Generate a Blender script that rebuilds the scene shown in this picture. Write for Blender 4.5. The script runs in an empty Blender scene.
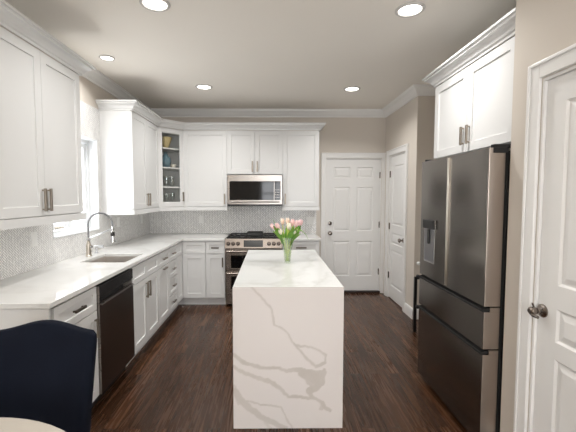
import bpy, bmesh, math, random
from mathutils import Vector, Matrix, noise
random.seed(7)
S = bpy.context.scene
COL = S.collection

# ------------------------------------------------------------------ camera
cam_d = bpy.data.cameras.new('camera')
cam = bpy.data.objects.new('camera', cam_d); COL.objects.link(cam)
FPX = 354.83
cam_d.sensor_width = 36.0
cam_d.lens = FPX / 576 * 36.0
cam_d.clip_start = 0.05
cam_d.shift_x = (288 - 274.42) / 576
YAW, PITCH = .0084, .0578
cam.location = (0, 0, 1.494)
cam.rotation_euler = (math.pi / 2 - PITCH, 0, -YAW)
S.camera = cam

# ------------------------------------------------------------------ world, light, exposure
S.view_settings.view_transform = 'Standard'
S.view_settings.look = 'None'
S.view_settings.gamma = 1.0
S.view_settings.use_curve_mapping = False
S.view_settings.exposure = 0.03
w = bpy.data.worlds.new('sky'); S.world = w; w.use_nodes = True
bg = w.node_tree.nodes['Background']
bg.inputs['Color'].default_value = (0.90, 0.95, 1.0, 1)
bg.inputs['Strength'].default_value = 3.4

def area(name, loc, rot, sx, sy, power, color=(1, 1, 1)):
    d = bpy.data.lights.new(name, 'AREA'); d.shape = 'RECTANGLE'
    d.size, d.size_y, d.energy, d.color = sx, sy, power, color
    o = bpy.data.objects.new(name, d); COL.objects.link(o)
    o.location = loc; o.rotation_euler = rot
    return o
# daylight through the sink window and through the dining windows behind the camera
area('daylight_sink_window', (-2.03, 3.39, 1.60), (0, -math.pi / 2, 0), 0.9, 0.74, 5, (0.92, 0.96, 1))
area('daylight_from_yard', (-1.99, 3.39, 1.20), (0, -math.radians(140), 0), 0.12, 0.72, 15, (1, 0.97, 0.92))
area('daylight_dining_window', (.35, -2.72, 1.55), (math.pi / 2, 0, 0), 1.4, 1.6, 72, (0.97, 0.98, 1))
area('added_ceiling_fill', (-0.3, -1.2, 1.9), (math.pi, 0, 0), 1.0, 1.0, 74, (.97, 0.99, 1))  # added unseen fill aimed up to brighten the ceiling, no fixture behind it
CAN_POWER = 11.5

S.cycles.max_bounces = 8
S.cycles.diffuse_bounces = 5
S.cycles.transparent_max_bounces = 16
S.cycles.sample_clamp_indirect = 4.0

# ------------------------------------------------------------------ helpers
Z3 = Vector((0, 0, 1))

def link(name, bm, mat, parent=None, bevel=0, smooth=False, seg=2, normals=True):
    if normals: bmesh.ops.recalc_face_normals(bm, faces=bm.faces)
    me = bpy.data.meshes.new(name)
    if parent is not None:
        off = parent.get('_o')
        base = Vector(off) if off is not None else Vector((0, 0, 0))
        bmesh.ops.translate(bm, verts=bm.verts, vec=-base)
    bm.to_mesh(me); bm.free()
    mats = mat if isinstance(mat, (list, tuple)) else [mat]
    for m in mats: me.materials.append(m)
    o = bpy.data.objects.new(name, me); COL.objects.link(o)
    if parent is not None:
        o.parent = parent
        o['_o'] = parent['_o'] if parent.get('_o') is not None else [0.0, 0.0, 0.0]
    if smooth:
        for p in me.polygons: p.use_smooth = True
        if smooth != 'all':
            me.set_sharp_from_angle(angle=math.radians(35))
    if bevel:
        b = o.modifiers.new('bevel', 'BEVEL'); b.width = bevel; b.segments = seg
        b.limit_method = 'ANGLE'; b.angle_limit = math.radians(40)
    return o

def tag(o, label, cat, group=None, kind=None):
    o['label'] = label; o['category'] = cat
    if group: o['group'] = group
    if kind: o['kind'] = kind
    return o

def thing(name, label, cat, loc, group=None, kind=None):
    o = bpy.data.objects.new(name, None); COL.objects.link(o)
    o.location = loc; o.empty_display_size = 0.05
    o['_o'] = list(map(float, loc))
    return tag(o, label, cat, group, kind)

def solo(name, bm, mat, label, cat, group=None, kind=None, **k):
    """a thing that is one mesh, origin at its base"""
    vs = [v.co for v in bm.verts]
    c = Vector((sum(v.x for v in vs) / len(vs), sum(v.y for v in vs) / len(vs), min(v.z for v in vs)))
    bmesh.ops.translate(bm, verts=bm.verts, vec=-c)
    o = link(name, bm, mat, **k); o.location = c
    o['_o'] = list(c)
    return tag(o, label, cat, group, kind)

def B(): return bmesh.new()

def quad(bm, a, b, c, d):
    return bm.faces.new([bm.verts.new(p) for p in (a, b, c, d)])

def hexa(bm, p):
    v = [bm.verts.new(q) for q in p]
    for f in ((0, 1, 2, 3), (7, 6, 5, 4), (0, 4, 5, 1), (1, 5, 6, 2), (2, 6, 7, 3), (3, 7, 4, 0)):
        bm.faces.new([v[i] for i in f])

def box(bm, x0, x1, y0, y1, z0, z1):
    hexa(bm, [(x0, y0, z0), (x0, y1, z0), (x1, y1, z0), (x1, y0, z0),
              (x0, y0, z1), (x0, y1, z1), (x1, y1, z1), (x1, y0, z1)])

class Fr:
    """a flat facing frame: u along, d outwards, z up"""
    def __init__(s, o, u, n):
        s.o = Vector(o); s.u = Vector(u).normalized(); s.n = Vector(n).normalized()
    def __call__(s, u, d, z): return s.o + s.u * u + s.n * d + Z3 * z

def fbox(bm, F, u0, u1, d0, d1, z0, z1):
    hexa(bm, [F(u0, d0, z0), F(u0, d1, z0), F(u1, d1, z0), F(u1, d0, z0),
              F(u0, d0, z1), F(u0, d1, z1), F(u1, d1, z1), F(u1, d0, z1)])

def panelled(bm, F, u0, u1, z0, z1, d0, d1, panels, prof, holes=False):
    """slab from depth d0 to face d1 with moulded panels; prof = [(inset, depth), ...]"""
    us = sorted({u0, u1} | {p[0] for p in panels} | {p[1] for p in panels})
    zs = sorted({z0, z1} | {p[2] for p in panels} | {p[3] for p in panels})
    inp = lambda u, z: any(p[0] < u < p[1] and p[2] < z < p[3] for p in panels)
    for a, b in zip(us, us[1:]):
        for c, d in zip(zs, zs[1:]):
            if inp((a + b) / 2, (c + d) / 2): continue
            quad(bm, F(a, d1, c), F(b, d1, c), F(b, d1, d), F(a, d1, d))
            if holes: quad(bm, F(a, d0, c), F(b, d0, c), F(b, d0, d), F(a, d0, d))
    for (a, b, c, d) in panels:
        prev = (0, 0)
        for (i, q) in prof:
            o = [(a + prev[0], c + prev[0]), (b - prev[0], c + prev[0]), (b - prev[0], d - prev[0]), (a + prev[0], d - prev[0])]
            n = [(a + i, c + i), (b - i, c + i), (b - i, d - i), (a + i, d - i)]
            for k in range(4):
                l = (k + 1) % 4
                quad(bm, F(o[k][0], d1 + prev[1], o[k][1]), F(o[l][0], d1 + prev[1], o[l][1]),
                     F(n[l][0], d1 + q, n[l][1]), F(n[k][0], d1 + q, n[k][1]))
            prev = (i, q)
        if holes: continue
        i, q = prev
        quad(bm, F(a + i, d1 + q, c + i), F(b - i, d1 + q, c + i), F(b - i, d1 + q, d - i), F(a + i, d1 + q, d - i))
    if not holes:
        quad(bm, F(u0, d0, z0), F(u1, d0, z0), F(u1, d0, z1), F(u0, d0, z1))
    quad(bm, F(u0, d0, z0), F(u1, d0, z0), F(u1, d1, z0), F(u0, d1, z0))
    quad(bm, F(u0, d0, z1), F(u1, d0, z1), F(u1, d1, z1), F(u0, d1, z1))
    quad(bm, F(u0, d0, z0), F(u0, d1, z0), F(u0, d1, z1), F(u0, d0, z1))
    quad(bm, F(u1, d0, z0), F(u1, d1, z0), F(u1, d1, z1), F(u1, d0, z1))
    bmesh.ops.remove_doubles(bm, verts=bm.verts, dist=1e-5)

def tube(bm, pts, r, n=10, caps=True, rr=None):
    pts = [Vector(p) for p in pts]
    rings = []
    prev = None
    for i, p in enumerate(pts):
        t = (pts[min(i + 1, len(pts) - 1)] - pts[max(i - 1, 0)]).normalized()
        if prev is None:
            ref = Vector((0, 0, 1)) if abs(t.z) < .9 else Vector((1, 0, 0))
            a = t.cross(ref).normalized()
        else:
            a = (prev - t * prev.dot(t)).normalized()
        prev = a
        b = t.cross(a)
        rad = rr[i] if rr else r
        rings.append([bm.verts.new(p + (a * math.cos(2 * math.pi * k / n) + b * math.sin(2 * math.pi * k / n)) * rad) for k in range(n)])
    for A, C in zip(rings, rings[1:]):
        for k in range(n):
            bm.faces.new((A[k], A[(k + 1) % n], C[(k + 1) % n], C[k]))
    if caps:
        bm.faces.new(rings[0][::-1]); bm.faces.new(rings[-1])

def lathe(bm, c, prof, n=24, axis=Z3, cap0=True, cap1=True):
    """prof = [(radius, height along axis)]"""
    c = Vector(c); ax = Vector(axis).normalized()
    ref = Vector((1, 0, 0)) if abs(ax.x) < .9 else Vector((0, 1, 0))
    a = ax.cross(ref).normalized(); b = ax.cross(a)
    rings = []
    for (r, h) in prof:
        if r < 1e-6:
            rings.append([bm.verts.new(c + ax * h)])
        else:
            rings.append([bm.verts.new(c + ax * h + (a * math.cos(2 * math.pi * k / n) + b * math.sin(2 * math.pi * k / n)) * r) for k in range(n)])
    for A, C in zip(rings, rings[1:]):
        for k in range(n):
            l = (k + 1) % n
            if len(A) == 1 and len(C) == 1: continue
            if len(A) == 1: bm.faces.new((A[0], C[l], C[k]))
            elif len(C) == 1: bm.faces.new((A[k], A[l], C[0]))
            else: bm.faces.new((A[k], A[l], C[l], C[k]))
    if cap0 and len(rings[0]) > 1: bm.faces.new(rings[0][::-1])
    if cap1 and len(rings[-1]) > 1: bm.faces.new(rings[-1])

def slab(bm, xs, ys, inside, z0, z1):
    nx, ny = len(xs) - 1, len(ys) - 1
    ins = lambda i, j: 0 <= i < nx and 0 <= j < ny and inside((xs[i] + xs[i + 1]) / 2, (ys[j] + ys[j + 1]) / 2)
    for i in range(nx):
        for j in range(ny):
            if not ins(i, j): continue
            a, b, c, d = xs[i], xs[i + 1], ys[j], ys[j + 1]
            quad(bm, (a, c, z1), (b, c, z1), (b, d, z1), (a, d, z1))
            quad(bm, (a, c, z0), (b, c, z0), (b, d, z0), (a, d, z0))
            for (di, dj, p, q) in ((-1, 0, (a, c), (a, d)), (1, 0, (b, c), (b, d)), (0, -1, (a, c), (b, c)), (0, 1, (a, d), (b, d))):
                if not ins(i + di, j + dj):
                    quad(bm, (*p, z0), (*q, z0), (*q, z1), (*p, z1))
    bmesh.ops.remove_doubles(bm, verts=bm.verts, dist=1e-5)

def mitre_rings(path, prof):
    """rings of prof=[(out, z)] along a plan path; out is to the right of travel"""
    P = [Vector((p[0], p[1])) for p in path]
    N = []
    for a, b in zip(P, P[1:]):
        d = (b - a).normalized(); N.append(Vector((d.y, -d.x)))
    out = []
    for i, p in enumerate(P):
        if i == 0: m = N[0]
        elif i == len(P) - 1: m = N[-1]
        else:
            s = N[i - 1] + N[i]; m = s / s.dot(N[i])
        out.append([Vector((p.x + m.x * o, p.y + m.y * o, z)) for (o, z) in prof])
    return out

def loft(bm, R, i, j):
    """closed profile prism from ring i to ring j"""
    rings = [[bm.verts.new(v) for v in R[k]] for k in range(i, j + 1)]
    n = len(rings[0])
    for A, C in zip(rings, rings[1:]):
        for k in range(n):
            bm.faces.new((A[k], A[(k + 1) % n], C[(k + 1) % n], C[k]))
    bm.faces.new(rings[0]); bm.faces.new(rings[-1][::-1])

# ------------------------------------------------------------------ materials
def srgb(r, g, b):
    f = lambda c: ((c / 255 + .055) / 1.055) ** 2.4 if c > 10 else c / 255 / 12.92
    return (f(r), f(g), f(b), 1)

def mat(name, color, rough=.5, metal=0.0, **k):
    m = bpy.data.materials.new(name); m.use_nodes = True
    p = m.node_tree.nodes['Principled BSDF']
    p.inputs['Base Color'].default_value = color
    p.inputs['Roughness'].default_value = rough
    p.inputs['Metallic'].default_value = metal
    for a, b in k.items():
        p.inputs[a.replace('_', ' ')].default_value = b
    return m

class N:
    def __init__(s, m): s.t = m.node_tree; s.p = s.t.nodes['Principled BSDF']
    def new(s, t, **k):
        n = s.t.nodes.new(t)
        for a, b in k.items(): setattr(n, a, b)
        return n
    def l(s, a, b): s.t.links.new(a, b)
    def m(s, op, a, b=None, c=None):
        n = s.t.nodes.new('ShaderNodeMath'); n.operation = op
        for i, v in enumerate((a, b, c)):
            if v is None: continue
            if isinstance(v, (int, float)): n.inputs[i].default_value = v
            else: s.l(v, n.inputs[i])
        return n.outputs[0]
    def mix(s, f, a, b):
        n = s.t.nodes.new('ShaderNodeMix'); n.data_type = 'RGBA'
        for sock, v in ((n.inputs[0], f), (n.inputs[6], a), (n.inputs[7], b)):
            if isinstance(v, (int, float)): sock.default_value = v
            elif isinstance(v, tuple): sock.default_value = v
            else: s.l(v, sock)
        return n.outputs[2]
    def ramp(s, f, stops):
        n = s.t.nodes.new('ShaderNodeValToRGB'); s.l(f, n.inputs[0])
        e = n.color_ramp.elements
        while len(e) < len(stops): e.new(.5)
        for x, (pos, c) in zip(e, stops): x.position = pos; x.color = c
        return n.outputs[0]
    def noise(s, scale, detail=4, vec=None, rough=.5, dist=0):
        n = s.t.nodes.new('ShaderNodeTexNoise')
        n.inputs['Scale'].default_value = scale; n.inputs['Detail'].default_value = detail
        n.inputs['Roughness'].default_value = rough; n.inputs['Distortion'].default_value = dist
        if vec is not None: s.l(vec, n.inputs['Vector'])
        return n.outputs[0]
    def bump(s, h, strength, dist=.002):
        n = s.t.nodes.new('ShaderNodeBump'); n.inputs['Strength'].default_value = strength
        n.inputs['Distance'].default_value = dist
        s.l(h, n.inputs['Height']); s.l(n.outputs[0], s.p.inputs['Normal'])
    def pos(s):
        return s.t.nodes.new('ShaderNodeNewGeometry').outputs['Position']

def m_paint(name, col, rough, amp=.02, scale=60):
    m = mat(name, col, rough); n = N(m)
    c2 = tuple(c * (1 - amp * 2) for c in col[:3]) + (1,)
    n.l(n.mix(n.noise(2.5, 3, n.pos()), col, c2), n.p.inputs['Base Color'])
    n.bump(n.noise(scale, 3, n.pos()), .04, .001)
    return m

M_wall = m_paint('greige_wall_paint', srgb(208, 200, 190), .85, .01, 250)
M_ceil = m_paint('ceiling_paint', srgb(238, 233, 225), .9, .01, 250)
M_trim = m_paint('white_trim_paint', srgb(234, 233, 231), .35, .005)
M_cab = m_paint('white_cabinet_paint', srgb(219, 219, 218), .33, .004, 30)
M_door = m_paint('white_door_paint', srgb(232, 231, 229), .4, .005)
M_inside = mat('cabinet_interior', srgb(232, 232, 230), .5)
M_nickel = mat('brushed_nickel', srgb(190, 182, 170), .28, 1.0)
M_chrome = mat('polished_chrome', srgb(215, 216, 218), .12, 1.0)
M_bronze = mat('dark_pull_metal', srgb(96, 86, 76), .35, 1.0)
M_neck = mat('faucet_spring_steel', srgb(128, 128, 130), .3, 1.0)
M_pull = mat('warm_nickel_pull', srgb(150, 141, 130), .36, 1.0)
M_lever = mat('satin_nickel_door_hardware', srgb(140, 131, 124), .25, 1.0)
M_black = mat('black_enamel', srgb(18, 18, 19), .35)
M_iron = mat('cast_iron', srgb(24, 24, 25), .55)
M_rubber = mat('dark_gasket', srgb(20, 19, 19), .7)
M_blackglass = mat('black_oven_glass', srgb(9, 9, 11), .06, Specular_IOR_Level=.3)
M_plastic = mat('white_plastic', srgb(238, 238, 236), .35)
M_vinyl = mat('white_vinyl', srgb(240, 242, 244), .4)
M_gold = mat('gilded_ceramic', srgb(222, 202, 150), .3, .4)
M_cream = mat('cream_ceramic', srgb(235, 228, 214), .25)
M_blueglass = mat('blue_glazed_ceramic', srgb(92, 118, 130), .1)
M_tabletop = m_paint('pale_tabletop', srgb(188, 181, 171), .45, .02)
M_wood_dark = mat('dark_wood_leg', srgb(40, 28, 22), .4)

def m_steel(name, col, rough, stretch, amp=.16, bmp=.02):
    m = mat(name, col, rough, 1.0); n = N(m)
    mp = n.new('ShaderNodeMapping'); mp.inputs['Scale'].default_value = stretch
    n.l(n.pos(), mp.inputs['Vector'])
    f = n.noise(1.0, 3, mp.outputs[0])
    n.l(n.m('MULTIPLY_ADD', f, amp, rough - amp / 2), n.p.inputs['Roughness'])
    if bmp > .01: n.bump(f, bmp, .001)
    return m
M_steel = m_steel('stainless_steel', srgb(160, 154, 149), .28, (2, 2, 60), .05, .002)
M_sinksteel = m_steel('sink_steel', srgb(208, 203, 198), .42, (300, 6, 6))
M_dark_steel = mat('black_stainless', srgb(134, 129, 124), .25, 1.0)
M_side_reflection = mat('black_stainless_painted_reflection', srgb(176, 165, 156), .35, 1.0)  # same steel as the doors, with the wall's beige reflection painted in
M_range = mat('range_stainless', srgb(142, 133, 126), .27, 1.0)
M_knob = mat('dark_knob_metal', srgb(92, 84, 80), .22, 1.0)
M_dwtop = mat('dishwasher_controls', srgb(30, 29, 30), .25)
M_dw = mat('black_stainless_dishwasher', srgb(98, 88, 82), .33, 1.0)

def m_glass(name, tint=(1, 1, 1, 1), gl=.06):
    m = bpy.data.materials.new(name); m.use_nodes = True
    t = m.node_tree; t.nodes.clear()
    o = t.nodes.new('ShaderNodeOutputMaterial'); mx = t.nodes.new('ShaderNodeMixShader')
    tr = t.nodes.new('ShaderNodeBsdfTransparent'); tr.inputs[0].default_value = tint
    g = t.nodes.new('ShaderNodeBsdfGlossy'); g.inputs['Roughness'].default_value = .02
    lw = t.nodes.new('ShaderNodeLayerWeight'); lw.inputs[0].default_value = .5
    pw_ = t.nodes.new('ShaderNodeMath'); pw_.operation = 'POWER'; pw_.inputs[1].default_value = 4.0
    t.links.new(lw.outputs['Facing'], pw_.inputs[0])
    ad = t.nodes.new('ShaderNodeMath'); ad.operation = 'MULTIPLY_ADD'; ad.inputs[1].default_value = .5; ad.inputs[2].default_value = gl
    t.links.new(pw_.outputs[0], ad.inputs[0]); t.links.new(ad.outputs[0], mx.inputs[0])
    t.links.new(tr.outputs[0], mx.inputs[1]); t.links.new(g.outputs[0], mx.inputs[2])
    t.links.new(mx.outputs[0], o.inputs[0])
    return m
M_pane = m_glass('window_glass')
M_cabglass = m_glass('cabinet_door_glass', (.985, .99, .985, 1), .04)
M_vase = m_glass('clear_vase_glass', (.91, .95, .87, 1), .16)
M_drink = m_glass('clear_drinking_glass', (.94, .96, .96, 1), .12)
M_water = m_glass('vase_water', (.96, .98, .86, 1), .02)

def m_emit(name, col, s):
    m = bpy.data.materials.new(name); m.use_nodes = True
    p = m.node_tree.nodes['Principled BSDF']
    p.inputs['Base Color'].default_value = (.9, .9, .9, 1)
    p.inputs['Emission Color'].default_value = col; p.inputs['Emission Strength'].default_value = s
    return m
M_ring = mat('downlight_ring', srgb(196, 192, 188), .5)
M_can = m_emit('lit_downlight_diffuser', (1, .97, .92, 1), 4.0)

# marble quartz
def m_quartz(name, base, vein, rough, scale, amount):
    m = mat(name, base, rough); n = N(m)
    p = n.pos()
    d = n.new('ShaderNodeMix', data_type='VECTOR')
    nz = n.new('ShaderNodeTexNoise'); nz.inputs['Scale'].default_value = 1.6; nz.inputs['Detail'].default_value = 6
    n.l(p, nz.inputs['Vector'])
    d.inputs[0].default_value = .35; n.l(p, d.inputs[4]); n.l(nz.outputs['Color'], d.inputs[5])
    f = n.noise(scale, 5, d.outputs[1], .55, .6)
    r = n.m('ABSOLUTE', n.m('SUBTRACT', f, .5))
    v = n.m('SUBTRACT', 1, n.m('MULTIPLY', r, 22)); v = n.m('MAXIMUM', v, 0)
    v = n.m('MULTIPLY', v, n.noise(1.3, 2, p)); v = n.m('MULTIPLY', v, amount)
    n.l(n.mix(v, base, vein), n.p.inputs['Base Color'])
    return m
M_quartz = m_quartz('white_quartz', srgb(224, 224, 222), srgb(180, 176, 170), .05, 1.7, .4)
M_island = m_quartz('veined_island_quartz', srgb(222, 223, 221), srgb(176, 173, 166), .06, 1.3, .5)
def m_waterfall():
    m = mat('veined_waterfall_quartz', srgb(236, 232, 229), .2); n = N(m)
    a = n.new('ShaderNodeAttribute', attribute_name='vein')
    f = n.m('MULTIPLY', a.outputs['Fac'], n.m('MULTIPLY_ADD', n.noise(9, 5, n.pos()), .9, .5))
    n.l(n.mix(f, srgb(236, 231, 229), srgb(208, 202, 196)), n.p.inputs['Base Color'])
    return m
M_waterfall = m_waterfall()

# wood floor, boards running away from the camera
def m_floor():
    m = mat('dark_oak_boards', (.05, .02, .01, 1), .3); n = N(m)
    p = n.pos(); sp = n.new('ShaderNodeSeparateXYZ'); n.l(p, sp.inputs[0])
    cb = n.new('ShaderNodeCombineXYZ'); n.l(sp.outputs[1], cb.inputs[0]); n.l(sp.outputs[0], cb.inputs[1])
    br = n.new('ShaderNodeTexBrick', offset=.37, offset_frequency=2)
    n.l(cb.outputs[0], br.inputs['Vector'])
    br.inputs['Scale'].default_value = 1; br.inputs['Mortar Size'].default_value = .0012
    br.inputs['Brick Width'].default_value = 1.1; br.inputs['Row Height'].default_value = .083
    br.inputs['Color1'].default_value = (0, 0, 0, 1); br.inputs['Color2'].default_value = (1, 1, 1, 1)
    br.inputs['Mortar'].default_value = (.5, .5, .5, 1); br.inputs['Bias'].default_value = 0
    mp = n.new('ShaderNodeMapping'); mp.inputs['Scale'].default_value = (48, 2.4, 1); n.l(p, mp.inputs['Vector'])
    # grain shifts from board to board
    sh = n.new('ShaderNodeVectorMath', operation='ADD'); n.l(mp.outputs[0], sh.inputs[0])
    c3 = n.new('ShaderNodeCombineXYZ'); n.l(n.m('MULTIPLY', br.outputs['Color'], 37), c3.inputs[1]); n.l(c3.outputs[0], sh.inputs[1])
    g = n.noise(1.0, 5, sh.outputs[0], .5, .8)
    col = n.ramp(g, [(.28, srgb(54, 34, 21)), (.50, srgb(71, 46, 30)), (.74, srgb(92, 62, 40))])
    tone = n.m('MULTIPLY_ADD', br.outputs['Color'], .75, .60)
    mul = n.new('ShaderNodeMix', data_type='RGBA', blend_type='MULTIPLY'); mul.inputs[0].default_value = 1
    n.l(col, mul.inputs[6]); n.l(tone, mul.inputs[7])
    n.l(n.mix(br.outputs['Fac'], mul.outputs[2], srgb(22, 12, 8)), n.p.inputs['Base Color'])
    n.l(n.m('MULTIPLY_ADD', g, .14, .20), n.p.inputs['Roughness'])
    n.p.inputs['Specular IOR Level'].default_value = .35
    n.bump(n.m('SUBTRACT', g, n.m('MULTIPLY', br.outputs['Fac'], 2)), .12, .001)
    return m
M_floor = m_floor()

# herringbone mosaic in real herringbone arithmetic, turned 45 degrees
def m_tile(name, axis, W):
    m = mat(name, (.7, .7, .7, 1), .18); n = N(m)
    sp = n.new('ShaderNodeSeparateXYZ'); n.l(n.pos(), sp.inputs[0])
    a, z = sp.outputs[axis], sp.outputs[2]
    L = 3
    k = .70711 / W
    x = n.m('ADD', n.m('MULTIPLY', n.m('ADD', a, z), k), 1000)
    y = n.m('ADD', n.m('MULTIPLY', n.m('SUBTRACT', z, a), k), 1000)
    i, j = n.m('FLOOR', x), n.m('FLOOR', y)
    fx, fy = n.m('SUBTRACT', x, i), n.m('SUBTRACT', y, j)
    kk = n.m('FLOORED_MODULO', n.m('SUBTRACT', i, j), 2 * L)
    hor = n.m('LESS_THAN', kk, L - .5)
    mixv = lambda p, q: n.m('ADD', n.m('MULTIPLY', hor, p), n.m('MULTIPLY', n.m('SUBTRACT', 1, hor), q))
    u = mixv(n.m('ADD', kk, fx), n.m('ADD', n.m('SUBTRACT', 2 * L - 1, kk), fy))
    v = mixv(fy, fx)
    e = n.m('MINIMUM', n.m('MINIMUM', u, n.m('SUBTRACT', L, u)), n.m('MINIMUM', v, n.m('SUBTRACT', 1, v)))
    grout = n.m('LESS_THAN', e, .105)
    idn = n.new('ShaderNodeTexWhiteNoise', noise_dimensions='2D')
    cc = n.new('ShaderNodeCombineXYZ')
    n.l(mixv(n.m('SUBTRACT', i, kk), i), cc.inputs[0])
    n.l(mixv(j, n.m('ADD', j, kk)), cc.inputs[1])
    n.l(cc.outputs[0], idn.inputs['Vector'])
    tone = n.mix(idn.outputs[0], srgb(236, 236, 236), srgb(255, 255, 253))
    n.l(n.mix(grout, tone, srgb(158, 154, 150)), n.p.inputs['Base Color'])
    n.l(n.m('MULTIPLY_ADD', grout, .5, .16), n.p.inputs['Roughness'])
    n.bump(n.m('MINIMUM', e, .16), .5, .004)
    return m
M_tile_y = m_tile('herringbone_mosaic_side', 1, .0138)
M_tile_x = m_tile('herringbone_mosaic_back', 0, .019)

def m_fabric():
    m = mat('navy_velvet', srgb(8, 11, 20), .9); n = N(m)
    n.p.inputs['Sheen Weight'].default_value = .03
    n.p.inputs['Specular IOR Level'].default_value = .12
    n.p.inputs['Sheen Tint'].default_value = srgb(60, 72, 105)
    n.l(n.mix(n.noise(7, 4, n.pos()), srgb(15, 18, 28), srgb(22, 27, 39)), n.p.inputs['Base Color'])
    n.bump(n.noise(500, 2, n.pos()), .15, .001)
    return m
M_navy = m_fabric()

def m_petal(name, c0, c1):
    m = mat(name, c0, .55, Subsurface_Weight=.15); n = N(m)
    n.l(n.mix(n.noise(40, 3, n.pos()), c0, c1), n.p.inputs['Base Color'])
    return m
M_pink = m_petal('pink_petal', srgb(240, 186, 190), srgb(248, 214, 210))
M_peach = m_petal('peach_petal', srgb(243, 206, 186), srgb(248, 226, 206))
M_cpet = m_petal('cream_petal', srgb(246, 232, 200), srgb(250, 240, 220))
M_stem = m_petal('tulip_stem', srgb(176, 196, 78), srgb(206, 216, 116))
M_leaf = m_petal('tulip_leaf', srgb(74, 128, 40), srgb(122, 168, 68))

# ------------------------------------------------------------------ the room
LX, BY, CZ = -1.845, 5.363, 2.76          # left wall, back wall, ceiling
RX, PX, PY = 2.05, 1.30, 1.935           # alcove wall, partition face, partition end
SX, SY = 1.712, 4.205                     # pantry wall face, its outer corner
REAR = -2.6
WY0, WY1, WZ0, WZ1 = 2.985, 3.79, 1.13, 2.075   # sink window opening

def struct(name, bm, m, label, cat, **k):
    o = link(name, bm, m, **k); o['_o'] = [0.0, 0.0, 0.0]
    return tag(o, label, cat, None, 'structure')

b = B(); box(b, -2.1, 2.2, REAR - .15, BY + .15, -.08, 0)
struct('floor', b, M_floor, 'dark brown oak board floor running the length of the kitchen', 'floor')
b = B(); box(b, -2.1, 2.2, REAR - .15, BY + .15, CZ, CZ + .08)
struct('ceiling', b, M_ceil, 'flat greige painted ceiling with round recessed lights', 'ceiling')

def wall_hole(bm, axis, f0, f1, a0, a1, z1, holes):
    """wall lying along an axis ('x' or 'y') with rectangular holes (a0,a1,z0,z1)"""
    us = sorted({a0, a1} | {h[0] for h in holes} | {h[1] for h in holes})
    zs = sorted({0, z1} | {h[2] for h in holes} | {h[3] for h in holes})
    ins = lambda i, j: 0 <= i < len(us) - 1 and 0 <= j < len(zs) - 1 and not any(
        h[0] < (us[i] + us[i + 1]) / 2 < h[1] and h[2] < (zs[j] + zs[j + 1]) / 2 < h[3] for h in holes)
    P = (lambda u, f, z: (u, f, z)) if axis == 'x' else (lambda u, f, z: (f, u, z))
    for i in range(len(us) - 1):
        for j in range(len(zs) - 1):
            if not ins(i, j): continue
            a, c, d, e = us[i], us[i + 1], zs[j], zs[j + 1]
            for f in (f0, f1): quad(bm, P(a, f, d), P(c, f, d), P(c, f, e), P(a, f, e))
            for (di, dj, p, q) in ((-1, 0, (a, d), (a, e)), (1, 0, (c, d), (c, e)), (0, -1, (a, d), (c, d)), (0, 1, (a, e), (c, e))):
                if not ins(i + di, j + dj):
                    quad(bm, P(p[0], f0, p[1]), P(q[0], f0, q[1]), P(q[0], f1, q[1]), P(p[0], f1, p[1]))
    bmesh.ops.remove_doubles(bm, verts=bm.verts, dist=1e-5)

b = B(); wall_hole(b, 'y', LX - .15, LX, REAR, BY, CZ, [(WY0, WY1, WZ0, WZ1)])
struct('wall_left', b, M_wall, 'greige painted wall behind the sink run', 'wall')
DB = (.824, 1.659, 0.0, 2.050)          # back door opening
b = B(); wall_hole(b, 'x', BY, BY + .15, LX - .15, RX + .12, CZ, [DB])
struct('wall_back', b, M_wall, 'greige painted wall at the far end with the range', 'wall')
DP = (4.525, 5.165, 0.0, 2.058)           # pantry door opening
b = B(); wall_hole(b, 'y', SX, SX + .12, SY + .12, BY, CZ, [DP])
struct('wall_pantry', b, M_wall, 'greige painted side wall holding the narrow pantry door', 'wall')
b = B(); box(b, SX, RX + .12, SY, SY + .12, 0, CZ)
struct('wall_corner', b, M_wall, 'short greige wall facing the room beyond the fridge', 'wall')
b = B(); box(b, RX, RX + .12, PY, SY, 0, CZ)
struct('wall_alcove', b, M_wall, 'greige wall behind the fridge', 'wall')
b = B(); box(b, PX + .12, RX + .12, PY - .12, PY, 0, CZ)
struct('wall_end', b, M_wall, 'greige closet wall beside the fridge', 'wall')
DN = (.889, 1.721, 0.0, 2.050)           # near closet door opening
b = B(); wall_hole(b, 'y', PX, PX + .12, REAR, PY, CZ, [DN])
struct('wall_right', b, M_wall, 'greige closet wall with the large white door nearest the camera', 'wall')
b = B(); wall_hole(b, 'x', REAR - .15, REAR, LX - .15, PX + .12, CZ, [(-.38, 1.08, .7, 2.4)])
struct('wall_rear', b, M_wall, 'greige wall behind the camera with a wide dining window', 'wall')

# rear window: frame with muntins
wr = thing('window_2', 'wide white window behind the dining table', 'window', (.35, REAR - .1, .7), kind='structure')
b = B()
for x in (-.38, .10, .57, 1.03): box(b, x, x + .05, REAR - .11, REAR - .05, .7, 2.4)
for z in (.7, 1.12, 1.54, 1.96, 2.35):
    for x in (-.33, .15, .62): box(b, x, x + (.43 if x < 0 else .42 if x < .3 else .41), REAR - .10, REAR - .06, z, z + .045)
link('window_frame', b, M_vinyl, wr)
b = B(); box(b, -.38, 1.08, REAR - .082, REAR - .078, .7, 2.4); link('pane', b, M_pane, wr)

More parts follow.
